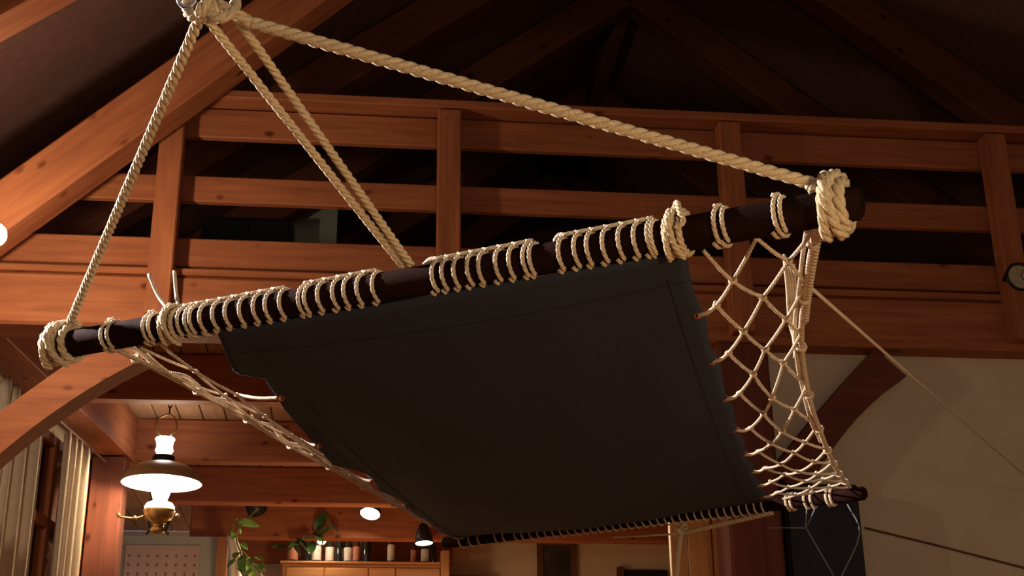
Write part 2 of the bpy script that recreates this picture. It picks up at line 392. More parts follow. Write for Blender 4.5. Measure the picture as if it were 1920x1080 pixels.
# lacing on the near bar: cord turns with a run along the top between them
CR = .0035
def lacing(xs, start=None, end=None):
    bm = bmesh.new(); prev = None
    for x in xs:
        P = npt(x); dr = random.uniform(.006, .012)
        rope(bm, around(P, D_near, UPN, SDN, BR+CR*.8, R(-200), R(165), dr), CR, CR*7, 6, 5)
        tp = P+UPN*(BR+CR*1.9)+SDN*.007
        if prev is not None and (tp-prev).length < .09:
            mid = (tp+prev)/2-UPN*.003+SDN*.004
            rope(bm, smoothline([prev, mid, tp], 5), CR*.95, CR*7, 6, 5)
        prev = tp
    if start is not None:
        P = npt(start); t0 = npt(xs[0])+UPN*(BR+CR*1.9); tube(bm, smoothline([P+UPN*(BR-.002), P.lerp(npt(xs[0]), .5)+UPN*(BR+.007), t0], 4), [.003]+[.0055]*7+[.004], 6)
    o = fin('lacing', bm, 'cord', hm, None, True); return o
lacing([346, 361, 368, 389, 411, 435, 463, 487, 511, 536])
lacing([573, 584, 607, 633, 657, 681, 708])
lacing([817, 837, 860, 882, 908, 935, 963, 990, 1002], start=792)
lacing([1055, 1081, 1108, 1135, 1164, 1194, 1218, 1228], start=1040)
for xs in ((205, 216), (281, 292), (1343, 1357), (1453, 1466)):
    lacing(xs)
def knot(name, xs, r_rope, parent=hm, cross=True, lobes=()):
    bm = bmesh.new()
    for x in xs:
        P = npt(x); rope(bm, around(P, D_near, UPN, SDN, BR+r_rope*.85, R(-180), R(185), r_rope*.6, 16), r_rope, r_rope*6, 8, 6)
    if cross:
        A, B = npt(xs[0]), npt(xs[-1])
        for sgn in (1, -1):
            arc = []
            for i in range(13):
                t = i/12; a = R(-20)+R(200)*t; P = A.lerp(B, t if sgn > 0 else 1-t)
                arc.append(P+UPN*((BR+r_rope*2.2)*math.cos(a))+SDN*((BR+r_rope*2.2)*math.sin(a)))
            rope(bm, arc, r_rope*.95, r_rope*6, 8, 6)
    for pts in lobes: rope(bm, smoothline(pts, 6), r_rope*.9, r_rope*6, 8, 6)
    return fin(name, bm, 'rope', parent, None, True)
RR = .0078
LE, RE = npt(122), npt(1560)
knot('end_knot', (100, 118, 135), .0072)
knot('end_knot', (1550, 1566, 1580), .0085, lobes=[[npt(1552)+UPN*.04, npt(1540)+UPN*.033+SDN*.01, npt(1528)+UPN*.022+SDN*.02]])
# smaller hitches where the net cord is made fast
knot('hitch', (318, 328, 338), .0044, lobes=[[npt(315)+UPN*.03, npt(322)+UPN*.034+SDN*.012, npt(330)+SDN*.034, npt(338)-UPN*.03+SDN*.02, npt(344)-UPN*.038]])
knot('hitch', (1258, 1270, 1284), .0050, lobes=[[npt(1262)+UPN*.03, npt(1275)+UPN*.044+SDN*.01, npt(1290)+UPN*.02+SDN*.028, npt(1298)+UPN*.006+SDN*.03, npt(1284)-UPN*.004+SDN*.032]])

# suspension ropes up to the anchor
AN = atD(392, 18, 1.85)
def susp(pts, r=RR, lab=None):
    bm = bmesh.new(); rope(bm, pts, r, r*6.0, 11, 7); o = fin('suspension_rope', bm, 'rope', hm, None, True); return o
susp([atD(378, 25, 1.85), LE+UPN*(BR+.006)])
mp_ = npt(765)
susp([atD(388, 35, 1.86), mp_-D_near*.006+UPN*(BR+.003)+SDN*.006], RR*.82)
susp([atD(440, 28, 1.83), mp_+D_near*.008+UPN*(BR+.003)+SDN*.006], RR*.82)
susp([atD(405, 12, 1.82), atD(470, 42, 1.82), RE+UPN*(BR+.008)-D_near*.01], RR*1.12)
# the anchor knot and the line that goes up to the roof
bm = bmesh.new()
def A_(x, y, d=1.83): return atD(x, y, d)
for pts in ([A_(350, 20), A_(366, 34, 1.81), A_(392, 30, 1.80), A_(400, 8, 1.81), A_(380, -14), A_(356, -6), A_(350, 20)],
            [A_(385, 22, 1.80), A_(410, 34, 1.79), A_(436, 22, 1.80), A_(440, -4), A_(414, -22), A_(392, -8, 1.80), A_(385, 22, 1.80)],
            [A_(372, 30, 1.79), A_(384, 6, 1.79), A_(396, -30, 1.82)], [A_(410, 8, 1.81), A_(440, 24, 1.80), A_(470, 42, 1.81)]):
    rope(bm, smoothline(pts, 7), RR, RR*6, 10, 7)
up_end = Vector((AN.x-.02, AN.y+.02, 0)); up_end.z = roofL(up_end.x)-.01
rope(bm, [A_(392, -10), up_end], RR*1.1, RR*6.6, 8, 6)
fin('anchor_knot', bm, 'rope', hm, None, True)['label'] = 'coiled rope knot where all the hanging ropes meet'
bm = bmesh.new(); cx = A_(350, -2, 1.82)
tube(bm, [cx+RT*(.011*math.cos(a))+UP*(.011*math.sin(a)) for a in [2*math.pi*i/16 for i in range(17)]], .003, 6, False)
fin('metal_ring', bm, plain('steel_ring', (.7, .7, .72), .25, 1), hm, None, True)['label'] = 'small shiny metal ring'

# canvas bed
tN0, tN1 = nt_(412), nt_(1288); tF0, tF1 = ft_(838), ft_(1446)
def edge_scallop(v, n, amp): return amp*abs(math.sin(math.pi*n*v))**.8
def bed(u, v):
    a = NL.lerp(NR, tN0+(tN1-tN0)*u)-UPN*(BR+.004); b = FL.lerp(FR, tF0+(tF1-tF0)*u)+UPF*(BR*.3)
    p = a.lerp(b, v)
    uc = min(1, max(0, u)); sg = .015*(1-uc)+  .045*uc+.088*max(0, math.sin(math.pi*uc))**.8
    p.z -= sg*4*v*(1-v)*(1+.25*(v-.5))
    p.z += .0030*math.sin(v*38+3.2*math.sin(u*3.1)+u*2)*(v**2)*(1-u*.3)+.002*math.sin(u*31+v*9)*v*(1-v)*4
    return p
LT = [(0, .0), (.09, -.058), (.115, .0), (.2, -.03), (.43, -.07), (.465, .005), (.58, -.015), (.61, .03), (.74, .002), (.77, .035), (.9, .01), (.93, .035), (1, .03)]
def ul_at(v):
    for (a, p), (b, q) in zip(LT, LT[1:]):
        if v <= b: return p+(q-p)*(v-a)/(b-a)
    return 0
NU, NV = 56, 96
bm = bmesh.new(); grid = []
for j in range(NV+1):
    v = j/NV; row = []
    ul = ul_at(v); ur = 1-edge_scallop(v, 8, .007)
    for i in range(NU+1): row.append(bm.verts.new(bed(ul+(ur-ul)*i/NU, v)))
    grid.append(row)
for j in range(NV):
    for i in range(NU): bm.faces.new((grid[j][i], grid[j][i+1], grid[j+1][i+1], grid[j+1][i]))
cv = fin('canvas', bm, 'canvas', hm, None, True); cv['label'] = 'black canvas bed seen from below'
sm = cv.modifiers.new('thick', 'SOLIDIFY'); sm.thickness = .0035; sm.offset = 0
tubes('seam', [[bed(u/30, .045)-Vector((0, 0, .003)) for u in range(0, 31)]], .0007, 'seam', cv, 4, 2)
tubes('seam', [[bed(.955, v/30)-Vector((0, 0, .003)) for v in range(1, 30)]], .0007, 'seam', cv, 4, 2)
tubes('seam', [[bed(.06, v/30)-Vector((0, 0, .003)) for v in range(1, 30)]], .0007, 'seam', cv, 4, 2)
def grommet(P, nrm):
    bm = bmesh.new(); t = nrm.orthogonal().normalized(); b = nrm.cross(t)
    tube(bm, [P+t*(.0065*math.cos(a))+b*(.0065*math.sin(a)) for a in [2*math.pi*i/12 for i in range(13)]], .0027, 5, False)
    fin('grommet', bm, 'grommet', cv, None, True)

# side nets
def poly_v(tab, v):
    for (v0, a), (v1, b) in zip(tab, tab[1:]):
        if v <= v1: t = (v-v0)/(v1-v0); return [p+(q-p)*t for p, q in zip(a, b)]
    return tab[-1][1]
dN = lambda x: proj(npt(x))[2]
dF = lambda x: proj(fpt(x))[2]
def side_curve(px, n0, n1):
    P = [atD(x, y, n0+(n1-n0)*v) for v, x, y in px]; return smoothline(P, 10)
def curve_at(c, v):
    f = v*(len(c)-1); i = min(int(f), len(c)-2); return c[i].lerp(c[i+1], f-i)
Rc = side_curve([(0, 1531, 420), (.125, 1510, 545), (.25, 1503, 650), (.375, 1520, 755), (.5, 1543, 822), (.625, 1558, 858), (.75, 1570, 882), (.875, 1582, 900), (1, 1594, 914)], dN(1531), dF(1594))
Lc = side_curve([(0, 222, 656), (.125, 355, 725), (.25, 462, 786), (.375, 552, 840), (.5, 632, 884), (.625, 702, 925), (.75, 762, 957), (.875, 818, 986), (1, 872, 1010)], dN(222), dF(872))
def net(edge, rim, rows, cols, rad, bulge, skip0=0):
    bm = bmesh.new(); nodes = {}
    for j in range(rows+1):
        for i in range(cols+1):
            if (i+j) % 2: continue
            v = j/rows; s = i/cols
            vv = min(1, max(0, v+random.uniform(-.006, .006)))
            p = edge(vv).lerp(curve_at(rim, vv), s)
            p = p+Vector((0, 0, -bulge*4*s*(1-s)*4*v*(1-v)))
            if 0 < i < cols: p += Vector((random.uniform(-1, 1), random.uniform(-1, 1), random.uniform(-1, 1)))*.006
            nodes[i, j] = p
    for (i, j), p in nodes.items():
        for di in (-1, 1):
            q = nodes.get((i+di, j+1))
            if q is None: continue
            m_ = (p+q)/2-Vector((0, 0, .002)); rope(bm, smoothline([p, m_, q], 3), rad, rad*8, 5, 5)
        if 0 <= i < cols and 0 < j < rows:
            blob(bm, p, rad*1.9, (1.25, 1, .9)); t = Vector((random.uniform(-1, 1), random.uniform(-.5, .5), .4)).normalized()*rad*1.5; blob(bm, p+t, rad*1.4)
    return bm, nodes
edgeR = lambda v: bed(1, v)
edgeL = lambda v: bed(0, v)
inR = lambda v: bed(1, v).lerp(curve_at(Rc, v), .13)
bmr, nodR = net(inR, Rc, 18, 4, .0031, .012)
fin('side_net', bmr, 'cord', hm, None, True)['label'] = 'open knotted rope net on the right side'
inL = lambda v: curve_at(Lc, v).lerp(bed(0, v), .42)
bml, nodL = net(inL, Lc, 12, 4, .0029, -.004)
fin('side_net', bml, 'cord', hm, None, True)['label'] = 'gathered rope net along the left side'
for (i, j), p in nodR.items():
    if i == 0 and 1 < j < 18:
        gq = edgeR(j/18)-D_near*.010-Vector((0, 0, .004)); grommet(gq, Vector((.1, -.5, -1)).normalized())
        tubes('lace', [[gq, (gq+p)/2+Vector((0, 0, -.004)), p]], .0034, 'cord', hm, 6)
for (i, j), p in nodL.items():
    if i == 0 and 0 < j < 12:
        gq = bed(ul_at(j/12)+.012, j/12)-Vector((0, 0, .005)); grommet(gq, Vector((.1, -.5, -1)).normalized())
        tubes('lace', [[gq, (gq+p)/2+Vector((0, 0, -.004)), p]], .0036, 'cord', hm, 6)
for nm, cc in (('right', Rc), ('left', Lc)):
    bm = bmesh.new(); pp = resample(cc, .01)
    rope(bm, pp, .0050, .03, 8, 6)
    if nm == 'right': rope(bm, [q+Vector((.004, -.003, 0)) for q in pp[:int(len(pp)*.2)]], .0062, .036, 8, 6)
    if nm == 'left': rope(bm, [p+Vector((.004, .004, .009+.006*math.sin(i*.3))) for i, p in enumerate(pp)], .0042, .026, 8, 6)
    else: rope(bm, [p+Vector((-.009, .002, .004+.005*math.sin(i*.2))) for i, p in enumerate(pp)][:int(len(pp)*.55)], .0036, .024, 8, 6)
    for i in range(6, len(pp)-4, max(6, len(pp)//9)):
        fr_ = (pp[i+1]-pp[i-1]).normalized(); t = fr_.orthogonal().normalized(); b = fr_.cross(t)
        tube(bm, [pp[i]+t*(.007*math.cos(a))+b*(.007*math.sin(a))+fr_*(.004*k/8) for k, a in enumerate([2*math.pi*k/8 for k in range(17)])], .0026, 5)
    fin('edge_rope', bm, 'cord', hm, None, True)['label'] = '%s edge rope of the net' % nm
# bundle of slack cords hanging beside the right edge
dd = dN(1480)+.35
tubes('slack_cord', [[atD(1470+k*6, 478+6*k, dd), atD(1476+k*5, 540, dd+.05), atD(1480+k*4, 600, dd+.1), atD(1490, 640+10*k, dd+.2)] for k in range(4)], .0028, 'cord', hm, 5)
# far bar lacing: small turns that show below the canvas edge
bm = bmesh.new()
for x in [868, 886, 903, 935, 950, 972, 985]+list(range(1000, 1440, 14)):
    rope(bm, around(fpt(x), D_far, UPF, SDF, BR*.8+.0050, R(-180), R(180), .004, 12), .0030, .02, 5, 5)
fin('lacing', bm, 'cord', hm, None, True)['label'] = 'row of cord turns along the far bar'
for xs in ((1478, 1486), (1512, 1524), (1553, 1561)):
    bm = bmesh.new()
    for x in xs: rope(bm, around(fpt(x), D_far, UPF, SDF, BR*.8+.0035, R(-180), R(180), .006, 12), .0042, .024, 6, 5)
    fin('lacing', bm, 'cord', hm, None, True)
# thin dark cords under the far bar, and the tie cord with its knot
tubes('hanging_cord', [[fpt(1512)-UPF*BR, atD(1511, 990, 3.66)], [fpt(1528)-UPF*BR, atD(1512, 990, 3.66)], [atD(1512, 990, 3.66), atD(1566, 1085, 3.6)], [atD(1440, 989, 3.75), atD(1512, 990, 3.66)],
      [fpt(1588)-UPF*BR, atD(1612, 1000, 3.55), atD(1576, 1085, 3.55)]], .0020, 'bluecord', hm, 5, 4)
bm = bmesh.new(); K = atD(1276, 1001, 3.95)
rope(bm, [fpt(1448)-UPF*BR, K], .0068, .04, 8, 6); rope(bm, smoothline([K, K+Vector((-.008, 0, -.05)), atD(1268, 1095, 3.95)], 6), .0075, .04, 8, 6)
tube(bm, [K, atD(1150, 1008, 4.1)], .0028, 5)
for k in range(4): blob(bm, K+Vector((random.uniform(-.014, .014), random.uniform(-.01, .01), random.uniform(-.01, .014))), .011)
rope(bm, smoothline([K, K+Vector((.004, -.01, .022)), K+Vector((.016, -.01, .026))], 5), .0055, .03, 8, 6)
fin('tie_cord', bm, 'cord', hm, None, True)['label'] = 'tie cord knotted below the far corner'
tubes('loose_end', [[npt(318)+UPN*BR, atD(297, 555, 2.4), atD(279, 514, 2.42)]], .0034, 'cord', hm, 6)
tubes('loose_end', [[npt(333)+UPN*BR, atD(331, 555, 2.4), atD(327, 508, 2.42)]], .0034, 'cord', hm, 6)
gp = atD(1515, 535, dN(1515)+.25); wa = atY(1965, 930, 5.515)
tubes('guy_cord', [[gp, (gp+wa)/2, wa]], .0030, 'cord', hm, 5, 2)

# ================================================================ lamp at the left edge of the picture
YL = 4.5
LB = atY(-11, 440, YL)
wl = empty('wall_lamp', (-1.85, YL, LB.z)); tag(wl, 'bare glowing wall lamp cut off by the left edge of the picture', 'lamp')
bm = bmesh.new(); bmesh.ops.create_uvsphere(bm, u_segments=16, v_segments=10, radius=.042)
for v in bm.verts: v.co += LB
fin('bulb', bm, 'bulb', wl, None, True)
o = fin('socket', lathe([(.0, -.005), (.03, 0), (.032, .05), (.02, .07), (0, .07)], 16), 'brass', wl, Matrix.Translation(LB+Vector((-.036, 0, 0))) @ Matrix.Rotation(R(-90), 4, 'Y'), True)
tubes('arm', [[LB+Vector((-.1, 0, 0)), Vector((-1.6, YL, LB.z-.06)), Vector((-1.85, YL, LB.z))]], .009, 'brass', wl, 8)
fin('wall_plate', lathe([(0, 0), (.06, 0), (.055, .02), (0, .025)], 20), 'brass', wl, Matrix.Translation((-1.85, YL, LB.z)) @ Matrix.Rotation(R(90), 4, 'Y'), True)

# ================================================================ kitchen pendant lamp
pc = atY(303, 906, 7.72)                       # centre of the shade rim
pnd = empty('pendant_lamp', pc); tag(pnd, 'oil lamp style pendant with brown shade and white glass chimney over the kitchen', 'lamp')
T = Matrix.Translation(pc)
rs = .222
prof = [(rs, 0), (rs*.97, .012), (rs*.86, .055), (rs*.62, .093), (rs*.34, .112), (.052, .122)]
fin('shade', lathe([(r+.002, z+.002) for r, z in prof], 40), 'shade_out', pnd, T, True)
fin('shade_lining', lathe([(r-.004, z-.002) for r, z in prof], 40), 'shade_in', pnd, T, True)
fin('shade_collar', lathe([(.052, .118), (.062, .128), (.062, .15), (.05, .158)], 24), 'iron', pnd, T, True)
fin('chimney', lathe([(.036, -.10), (.050, -.06), (.052, .0), (.042, .07), (.040, .13)], 20), 'milk', pnd, T, True)
fin('smoke_bell', lathe([(.0, .262), (.022, .262), (.050, .258), (.055, .25), (.047, .235), (.044, .205), (.050, .185), (.042, .172), (.0, .170)], 24), 'milk', pnd, T, True)
fin('burner', lathe([(.036, -.10), (.070, -.115), (.082, -.135), (.080, -.15)], 24), 'milk', pnd, T, True)
fin('oil_font', lathe([(.082, -.148), (.088, -.156), (.082, -.168), (.078, -.19), (.060, -.215), (.032, -.228), (.03, -.245), (.045, -.262), (.03, -.28), (0, -.285)], 28), 'brass', pnd, T, True)
for s in (-1, 1):
    tubes('harp_arm', [[pc+Vector((s*.06, 0, -.21)), pc+Vector((s*.045, 0, -.255)), pc+Vector((s*.06, 0, -.285))]], .009, 'iron', pnd, 6)
tubes('wick_key', [[pc+Vector((-.08, 0, -.185)), pc+Vector((-.13, -.01, -.20)), pc+Vector((-.21, -.02, -.195))]], .006, 'brass', pnd, 6)
for dx, dz in ((-.215, -.185), (-.125, -.2), (.10, -.185)):
    bm = bmesh.new(); blob(bm, pc+Vector((dx, -.02, dz)), .014); fin('knob', bm, 'brass', pnd, None, True)
tubes('hanger', [[pc+Vector((s*.012, 0, .262)), pc+Vector((s*.055, 0, .31)), pc+Vector((s*.045, 0, .37)), pc+Vector((.012, 0, .40))] for s in (-1, 1)], .006, 'brass', pnd, 6)
zz = .40
while pc.z+zz < ZC-.02:
    bm = bmesh.new(); k = int(round((zz-.40)/.036)) % 2
    ex = Vector((1, 0, 0)) if k else Vector((0, 1, 0))
    tube(bm, [pc+Vector((.012, 0, zz+.02))+ex*(.010*math.cos(a))+Vector((0, 0, .024*math.sin(a))) for a in [2*math.pi*i/12 for i in range(13)]], .0035, 5, False)
    fin('chain_link', bm, 'iron', pnd, None, True); zz += .036
point_light('pendant_light', pc+Vector((0, -.09, -.03)), 10, (1, .78, .50), .05)

# ================================================================ spotlights
def spot(name, px, py, Y, aim, lit, label, r=.072, power=12):
    p = atY(px, py, Y); aim = Vector(aim).normalized(); q = aim.to_track_quat('Z', 'Y').to_matrix().to_4x4()
    e = empty(name, p); tag(e, label, 'spotlight', 'kitchen ceiling spotlights'); Tm = Matrix.Translation(p) @ q
    fin('housing', lathe([(0, -.14), (r*.45, -.14), (r*.6, -.11), (r*.95, -.05), (r*1.03, .004), (r*.97, .004)], 24), 'iron', e, Tm, True)
    fin('lens', lathe([(0, .006), (r*.6, .004), (r*.98, -.004), (r*.9, -.03), (0, -.04)], 24), 'spotlens' if lit else 'iron', e, Tm, True)
    tubes('bracket', [[p-aim*.12, p-aim*.14+Vector((0, .03, .01)), Vector((p.x, 10.345, p.z+.09))]], .012, 'iron', e, 6)
    if lit:
        l = bpy.data.lights.new('spot_light', 'SPOT'); l.energy = power; l.color = (1, .72, .40); l.spot_size = R(165); l.spot_blend = .8; l.shadow_soft_size = .05
        lo = bpy.data.objects.new('spot_light', l); C.objects.link(lo); lo.matrix_basis = Matrix.Translation(p+aim*.03) @ aim.to_track_quat('-Z', 'Y').to_matrix().to_4x4()
    return e
spot('spotlight', 694, 963, 10.15, (-.15, -.42, -.9), True, 'bright spotlight under a joist left of the hammock net', .075, 40)
spot('spotlight', 795, 1018, 10.2, (.05, -.1, -.95), True, 'bright spotlight above the right end of the kitchen cabinet', .066, 75)
spot('spotlight', 482, 955, 10.2, (.25, .75, -.5), False, 'dark spotlight turned away above the trailing plant', .075)
g = atY(603, 1013, 10.6); ge = empty('globe_light', g); tag(ge, 'small round white globe light among the leaves above the bottles', 'lamp')
bm = bmesh.new(); bmesh.ops.create_uvsphere(bm, u_segments=16, v_segments=10, radius=.034)
for v in bm.verts: v.co += g
fin('globe', bm, 'spotlens', ge, None, True)
tubes('stalk', [[g+Vector((-.02, .02, .0)), g+Vector((-.06, .05, .0)), g+Vector((-.08, .1, .04))]], .008, 'iron', ge, 6)

# ================================================================ kitchen cabinet and bottles
YC = 10.75
ctl, ctr = atY(530, 1057, YC), atY(842, 1050, YC)
zt = ctl.z; kc = empty('wall_cabinet', ((ctl.x+ctr.x)/2, YC+.2, zt-.75)); tag(kc, 'warm pine kitchen wall cabinet carrying a row of bottles', 'cabinet')
xe = atY(826, 1050, YC).x
box('body', (ctl.x, YC, zt-.75), (xe, 11.38, zt), 'cab', kc)
box('end_panel', (xe+.001, YC-.05, zt-.75), (ctr.x, 11.38, atY(833, 1034, YC).z), 'cab', kc, axis=2)
ed = [atY(q, 1060, YC).x for q in (536, 609, 692, 742, 826)]
for i, (xa, xb) in enumerate(zip(ed, ed[1:])):
    dr = box('door', (xa+.006, YC-.022, zt-.73), (xb-.006, YC-.001, zt-.03), 'cab', kc)
    box('door_panel', (xa+.05, YC-.030, zt-.69), (xb-.05, YC-.0225, zt-.085), 'cab', dr, bev=.006)
box('cornice', (ctl.x-.02, YC-.035, zt+.001), (xe, 11.38, zt+.018), 'cab', kc)
zb = zt+.019
def bottle(px, hpx, wpx, glass, lab, label, neck=.55, Y=None):
    Y = Y or YC+.06+random.uniform(0, .03); p = atY(px, 1052, Y); p.z = zb; h = hpx*YC*1.03/F; r = wpx*YC*1.03/F/2
    e = empty('bottle', p); tag(e, label, 'bottle', 'bottles on the kitchen cabinet'); T_ = Matrix.Translation(p)
    fin('glass', lathe([(0, 0), (r*.92, 0), (r, .008), (r, h*neck), (r*.8, h*(neck+.08)), (r*.36, h*(neck+.2)), (r*.34, h*.96), (r*.42, h*.965), (r*.42, h), (0, h)], 16), glass, e, T_, True)
    if lab: fin('paper_label', lathe([(r*1.03, h*.08), (r*1.03, h*neck*.92)], 16), lab, e, T_, True)
    fin('cap', lathe([(r*.46, h*.90), (r*.46, h*1.005), (0, h*1.005)], 12), 'iron' if lab != 'labelred' else 'labelred', e, T_, True)
B_ = [(548, 60, 19, 'glassdark', 'labelred', 'dark bottle with a red label at the left end of the row'),
      (577, 66, 15, 'glassdark', None, 'slim black bottle second from the left'),
      (593, 62, 17, 'glassdark', 'labelpaper', 'dark bottle with a pale label under the globe light'),
      (618, 58, 16, 'glassdark', 'labelpaper', 'dark bottle with a pale label right of the globe light'),
      (635, 66, 14, 'glassdark', None, 'dark unlabelled bottle between two pale labelled ones'),
      (652, 56, 16, 'glassdark', 'labelpaper', 'pale labelled bottle near the middle of the row'),
      (668, 60, 14, 'glassbrown', 'labelred', 'brown bottle with a red cap in the middle of the row'),
      (687, 78, 16, 'glassdark', None, 'tallest black bottle in the row'),
      (733, 68, 13, 'glassbrown', 'labelpaper', 'slender brown bottle standing apart from the others'),
      (775, 50, 10, 'glassbrown', 'labelred', 'small narrow brown bottle left of the right spotlight'),
      (797, 52, 15, 'glassdark', 'labelpaper', 'pale labelled bottle directly below the right spotlight'),
      (812, 54, 12, 'glassdark', None, 'dark bottle at the right end of the row')]
for a in B_: bottle(*a)

# ================================================================ plants
def leaf_mesh(l, w):
    bm = bmesh.new(); n = 6; L_, R_, Mid = [], [], []
    for i in range(n+1):
        t = i/n; ww = w*math.sin(math.pi*min(1, t*.92+.08))**.75*(1-t*.35); z = -.18*l*t*t
        Mid.append(bm.verts.new((0, l*t, z))); L_.append(bm.verts.new((-ww, l*t-(.1*l if i == 0 else 0), z+ww*.25))); R_.append(bm.verts.new((ww, l*t-(.1*l if i == 0 else 0), z+ww*.25)))
    for i in range(n):
        bm.faces.new((Mid[i], Mid[i+1], L_[i+1], L_[i])); bm.faces.new((Mid[i], R_[i], R_[i+1], Mid[i+1]))
    me = bpy.data.meshes.new('leaf'); bm.to_mesh(me); bm.free()
    for p in me.polygons: p.use_smooth = True
    return me
lm = {k: leaf_mesh(.10, .038) for k in ('leaf', 'leaf_dark')}
for k in lm: lm[k].materials.append(M[k])
def leaf(parent, p, size, kind, aim=None):
    o = bpy.data.objects.new('leaf', lm[kind]); C.objects.link(o); o.parent = parent
    a = aim or Vector((random.uniform(-1, 1), random.uniform(-.9, .1), random.uniform(-1.1, .2)))
    q = Vector(a).normalized().to_track_quat('Y', 'Z').to_matrix().to_4x4()
    o.matrix_basis = parent.matrix_basis.inverted() @ Matrix.Translation(p) @ q @ Matrix.Rotation(random.uniform(-.9, .9), 4, 'Y') @ Matrix.Scale(size, 4)
YP = 9.9
vine = [atY(x, y, YP) for x, y in ((484, 952), (462, 975), (446, 992), (444, 1015), (452, 1040), (448, 1062), (462, 1090))]
v2 = [atY(x, y, YP) for x, y in ((452, 1030), (470, 1052), (488, 1075), (496, 1095))]
po = empty('trailing_plant', vine[-1]); tag(po, 'trailing green houseplant hanging beside the cream cloth', 'plant')
tubes('stem', [vine, v2], .006, 'stem', po, 5)
for x, y, s in ((445, 982, 1.0), (462, 978, .6), (440, 1000, .7), (452, 1018, .7), (446, 1036, .8), (458, 1042, .9), (470, 1046, .8), (482, 1044, .8), (452, 1056, 1), (466, 1060, 1), (478, 1064, 1), (490, 1056, .8), (446, 1068, .9), (474, 1076, 1), (460, 1078, 1), (488, 1078, .9), (440, 1050, .7)):
    leaf(po, atY(x, y, YP+random.uniform(-.06, .06)), s*1.05, 'leaf')
leaf(po, atY(449, 983, YP), 1.6, 'leaf', (.95, -.25, .0)); leaf(po, atY(444, 975, YP-.03), 1.35, 'leaf', (-.4, -.3, -.9))
pv = empty('climbing_vine', atY(600, 1020, 10.55)); tag(pv, 'dark leafy vine climbing along the joist above the bottles', 'plant')
YV = 10.33
tubes('stem', [[atY(x, y, YV) for x, y in ((540, 1035), (560, 1012), (590, 1006), (612, 985), (612, 966), (628, 990), (634, 1000))]], .006, 'stem', pv, 5)
for x, y, s in ((545, 1018, 1.2), (556, 1010, 1.3), (568, 1020, 1.2), (578, 1004, 1.2), (590, 1000, 1.1), (612, 966, 1.3), (620, 998, 1.1), (632, 994, .9), (540, 1030, 1.2), (604, 1000, 1.0), (585, 1018, 1.0)):
    leaf(pv, atY(x, y, YV+random.uniform(-.05, .05)), s*1.1, 'leaf_dark')

# ================================================================ back wall: calendar, casing, cloth, door, pictures
YB = 11.39; YK = 10.30
tag(box('wall_calendar', (-2.0, YK, 0), (atY(428, 1000, YK).x, YK+.1, 2.545), 'plaster_green', bev=0), 'olive beige wall carrying the calendar below the joist', kind='structure')
def wall_rect(x0, y0, x1, y1, Y): a, b = atY(x0, y0, Y), atY(x1, y1, Y); return (min(a.x, b.x), min(a.z, b.z)), (max(a.x, b.x), max(a.z, b.z))
(ax, az), (bx_, bz) = wall_rect(237, 1022, 366, 1150, YK)
o = fin('calendar', box_bm(bx_-ax, .008, bz-az, 0), 'calendar', None, Matrix.Translation(((ax+bx_)/2, YK-.005, (az+bz)/2))); tag(o, 'paper wall calendar with rows of dates under the pendant lamp', 'calendar')
dt = tag(box('trim_2', (atY(409, 1000, YK).x, YK-.04, 0), (atY(430, 1000, YK).x, YK-.001, 2.54), 'cab', axis=2), 'pale wooden casing between the calendar and the plant', kind='structure')
tag(box('trim_3', (atY(218, 1000, YK).x, YK-.04, 0), (atY(230, 1000, YK).x, YK-.001, 2.53), 'pine_dark_shaded', axis=2), 'dark casing left of the calendar', kind='structure')
# cream cloth with a rounded shoulder
bm = bmesh.new(); rows = []
for j in range(15):
    y = 1006+j*8; t = j/14; x0 = 428; x1 = 432+18*min(1, math.sqrt(max(0, t*3.2)))
    row = []
    for i in range(9):
        p = atY(x0+(x1-x0)*i/8, y, 10.15); row.append(bm.verts.new(p+Vector((0, .02*math.sin(i*1.6), 0))))
    rows.append(row)
for a, b in zip(rows, rows[1:]):
    for i in range(8): bm.faces.new((a[i], a[i+1], b[i+1], b[i]))
o = fin('hanging_cloth', bm, 'cream', None, None, True); o.modifiers.new('t', 'SOLIDIFY').thickness = .02; tag(o, 'cream cloth with a rounded shoulder behind the trailing plant', 'cloth')
# brown door beside the cabinet
(ax, az), (bx_, bz) = wall_rect(845, 1010, 935, 1100, 11.0)
dr = tag(box('door_1', (ax, 11.3, 0), (bx_, 11.36, 2.1+.35), 'door', axis=2), 'brown wooden door right of the kitchen cabinet', kind='structure')
# framed picture
(ax, az), (bx_, bz) = wall_rect(1006, 1012, 1083, 1130, YB)
pf = empty('framed_picture', ((ax+bx_)/2, YB, az)); tag(pf, 'dark framed picture on the back wall between two beige strips', 'picture')
w_ = .05
box('frame', (ax, YB-.03, bz-w_), (bx_, YB-.001, bz), 'door', pf); box('frame', (ax, YB-.03, az), (bx_, YB-.001, az+w_), 'door', pf)
box('frame', (ax, YB-.03, az+w_), (ax+w_, YB-.001, bz-w_), 'door', pf, axis=2); box('frame', (bx_-w_, YB-.03, az+w_), (bx_, YB-.001, bz-w_), 'door', pf, axis=2)
box('painting', (ax+w_, YB-.012, az+w_), (bx_-w_, YB-.002, bz-w_), 'picture', pf, 0)
(ax, az), (bx_, bz) = wall_rect(1166, 1012, 1252, 1100, YB)
d2 = tag(box('door_2', (ax, YB-.03, 0), (bx_, YB-.002, 2.52), 'black', axis=2), 'dark doorway between the beige wall and the plank partition', kind='structure')  # black panel painted in for the unlit opening
tag(box('trim_4', (atY(1155, 1050, YB).x, YB-.06, 0), (ax-.002, YB-.001, 2.54), 'pine_dark_shaded', axis=2), 'dark red casing at the left of the dark doorway', kind='structure')
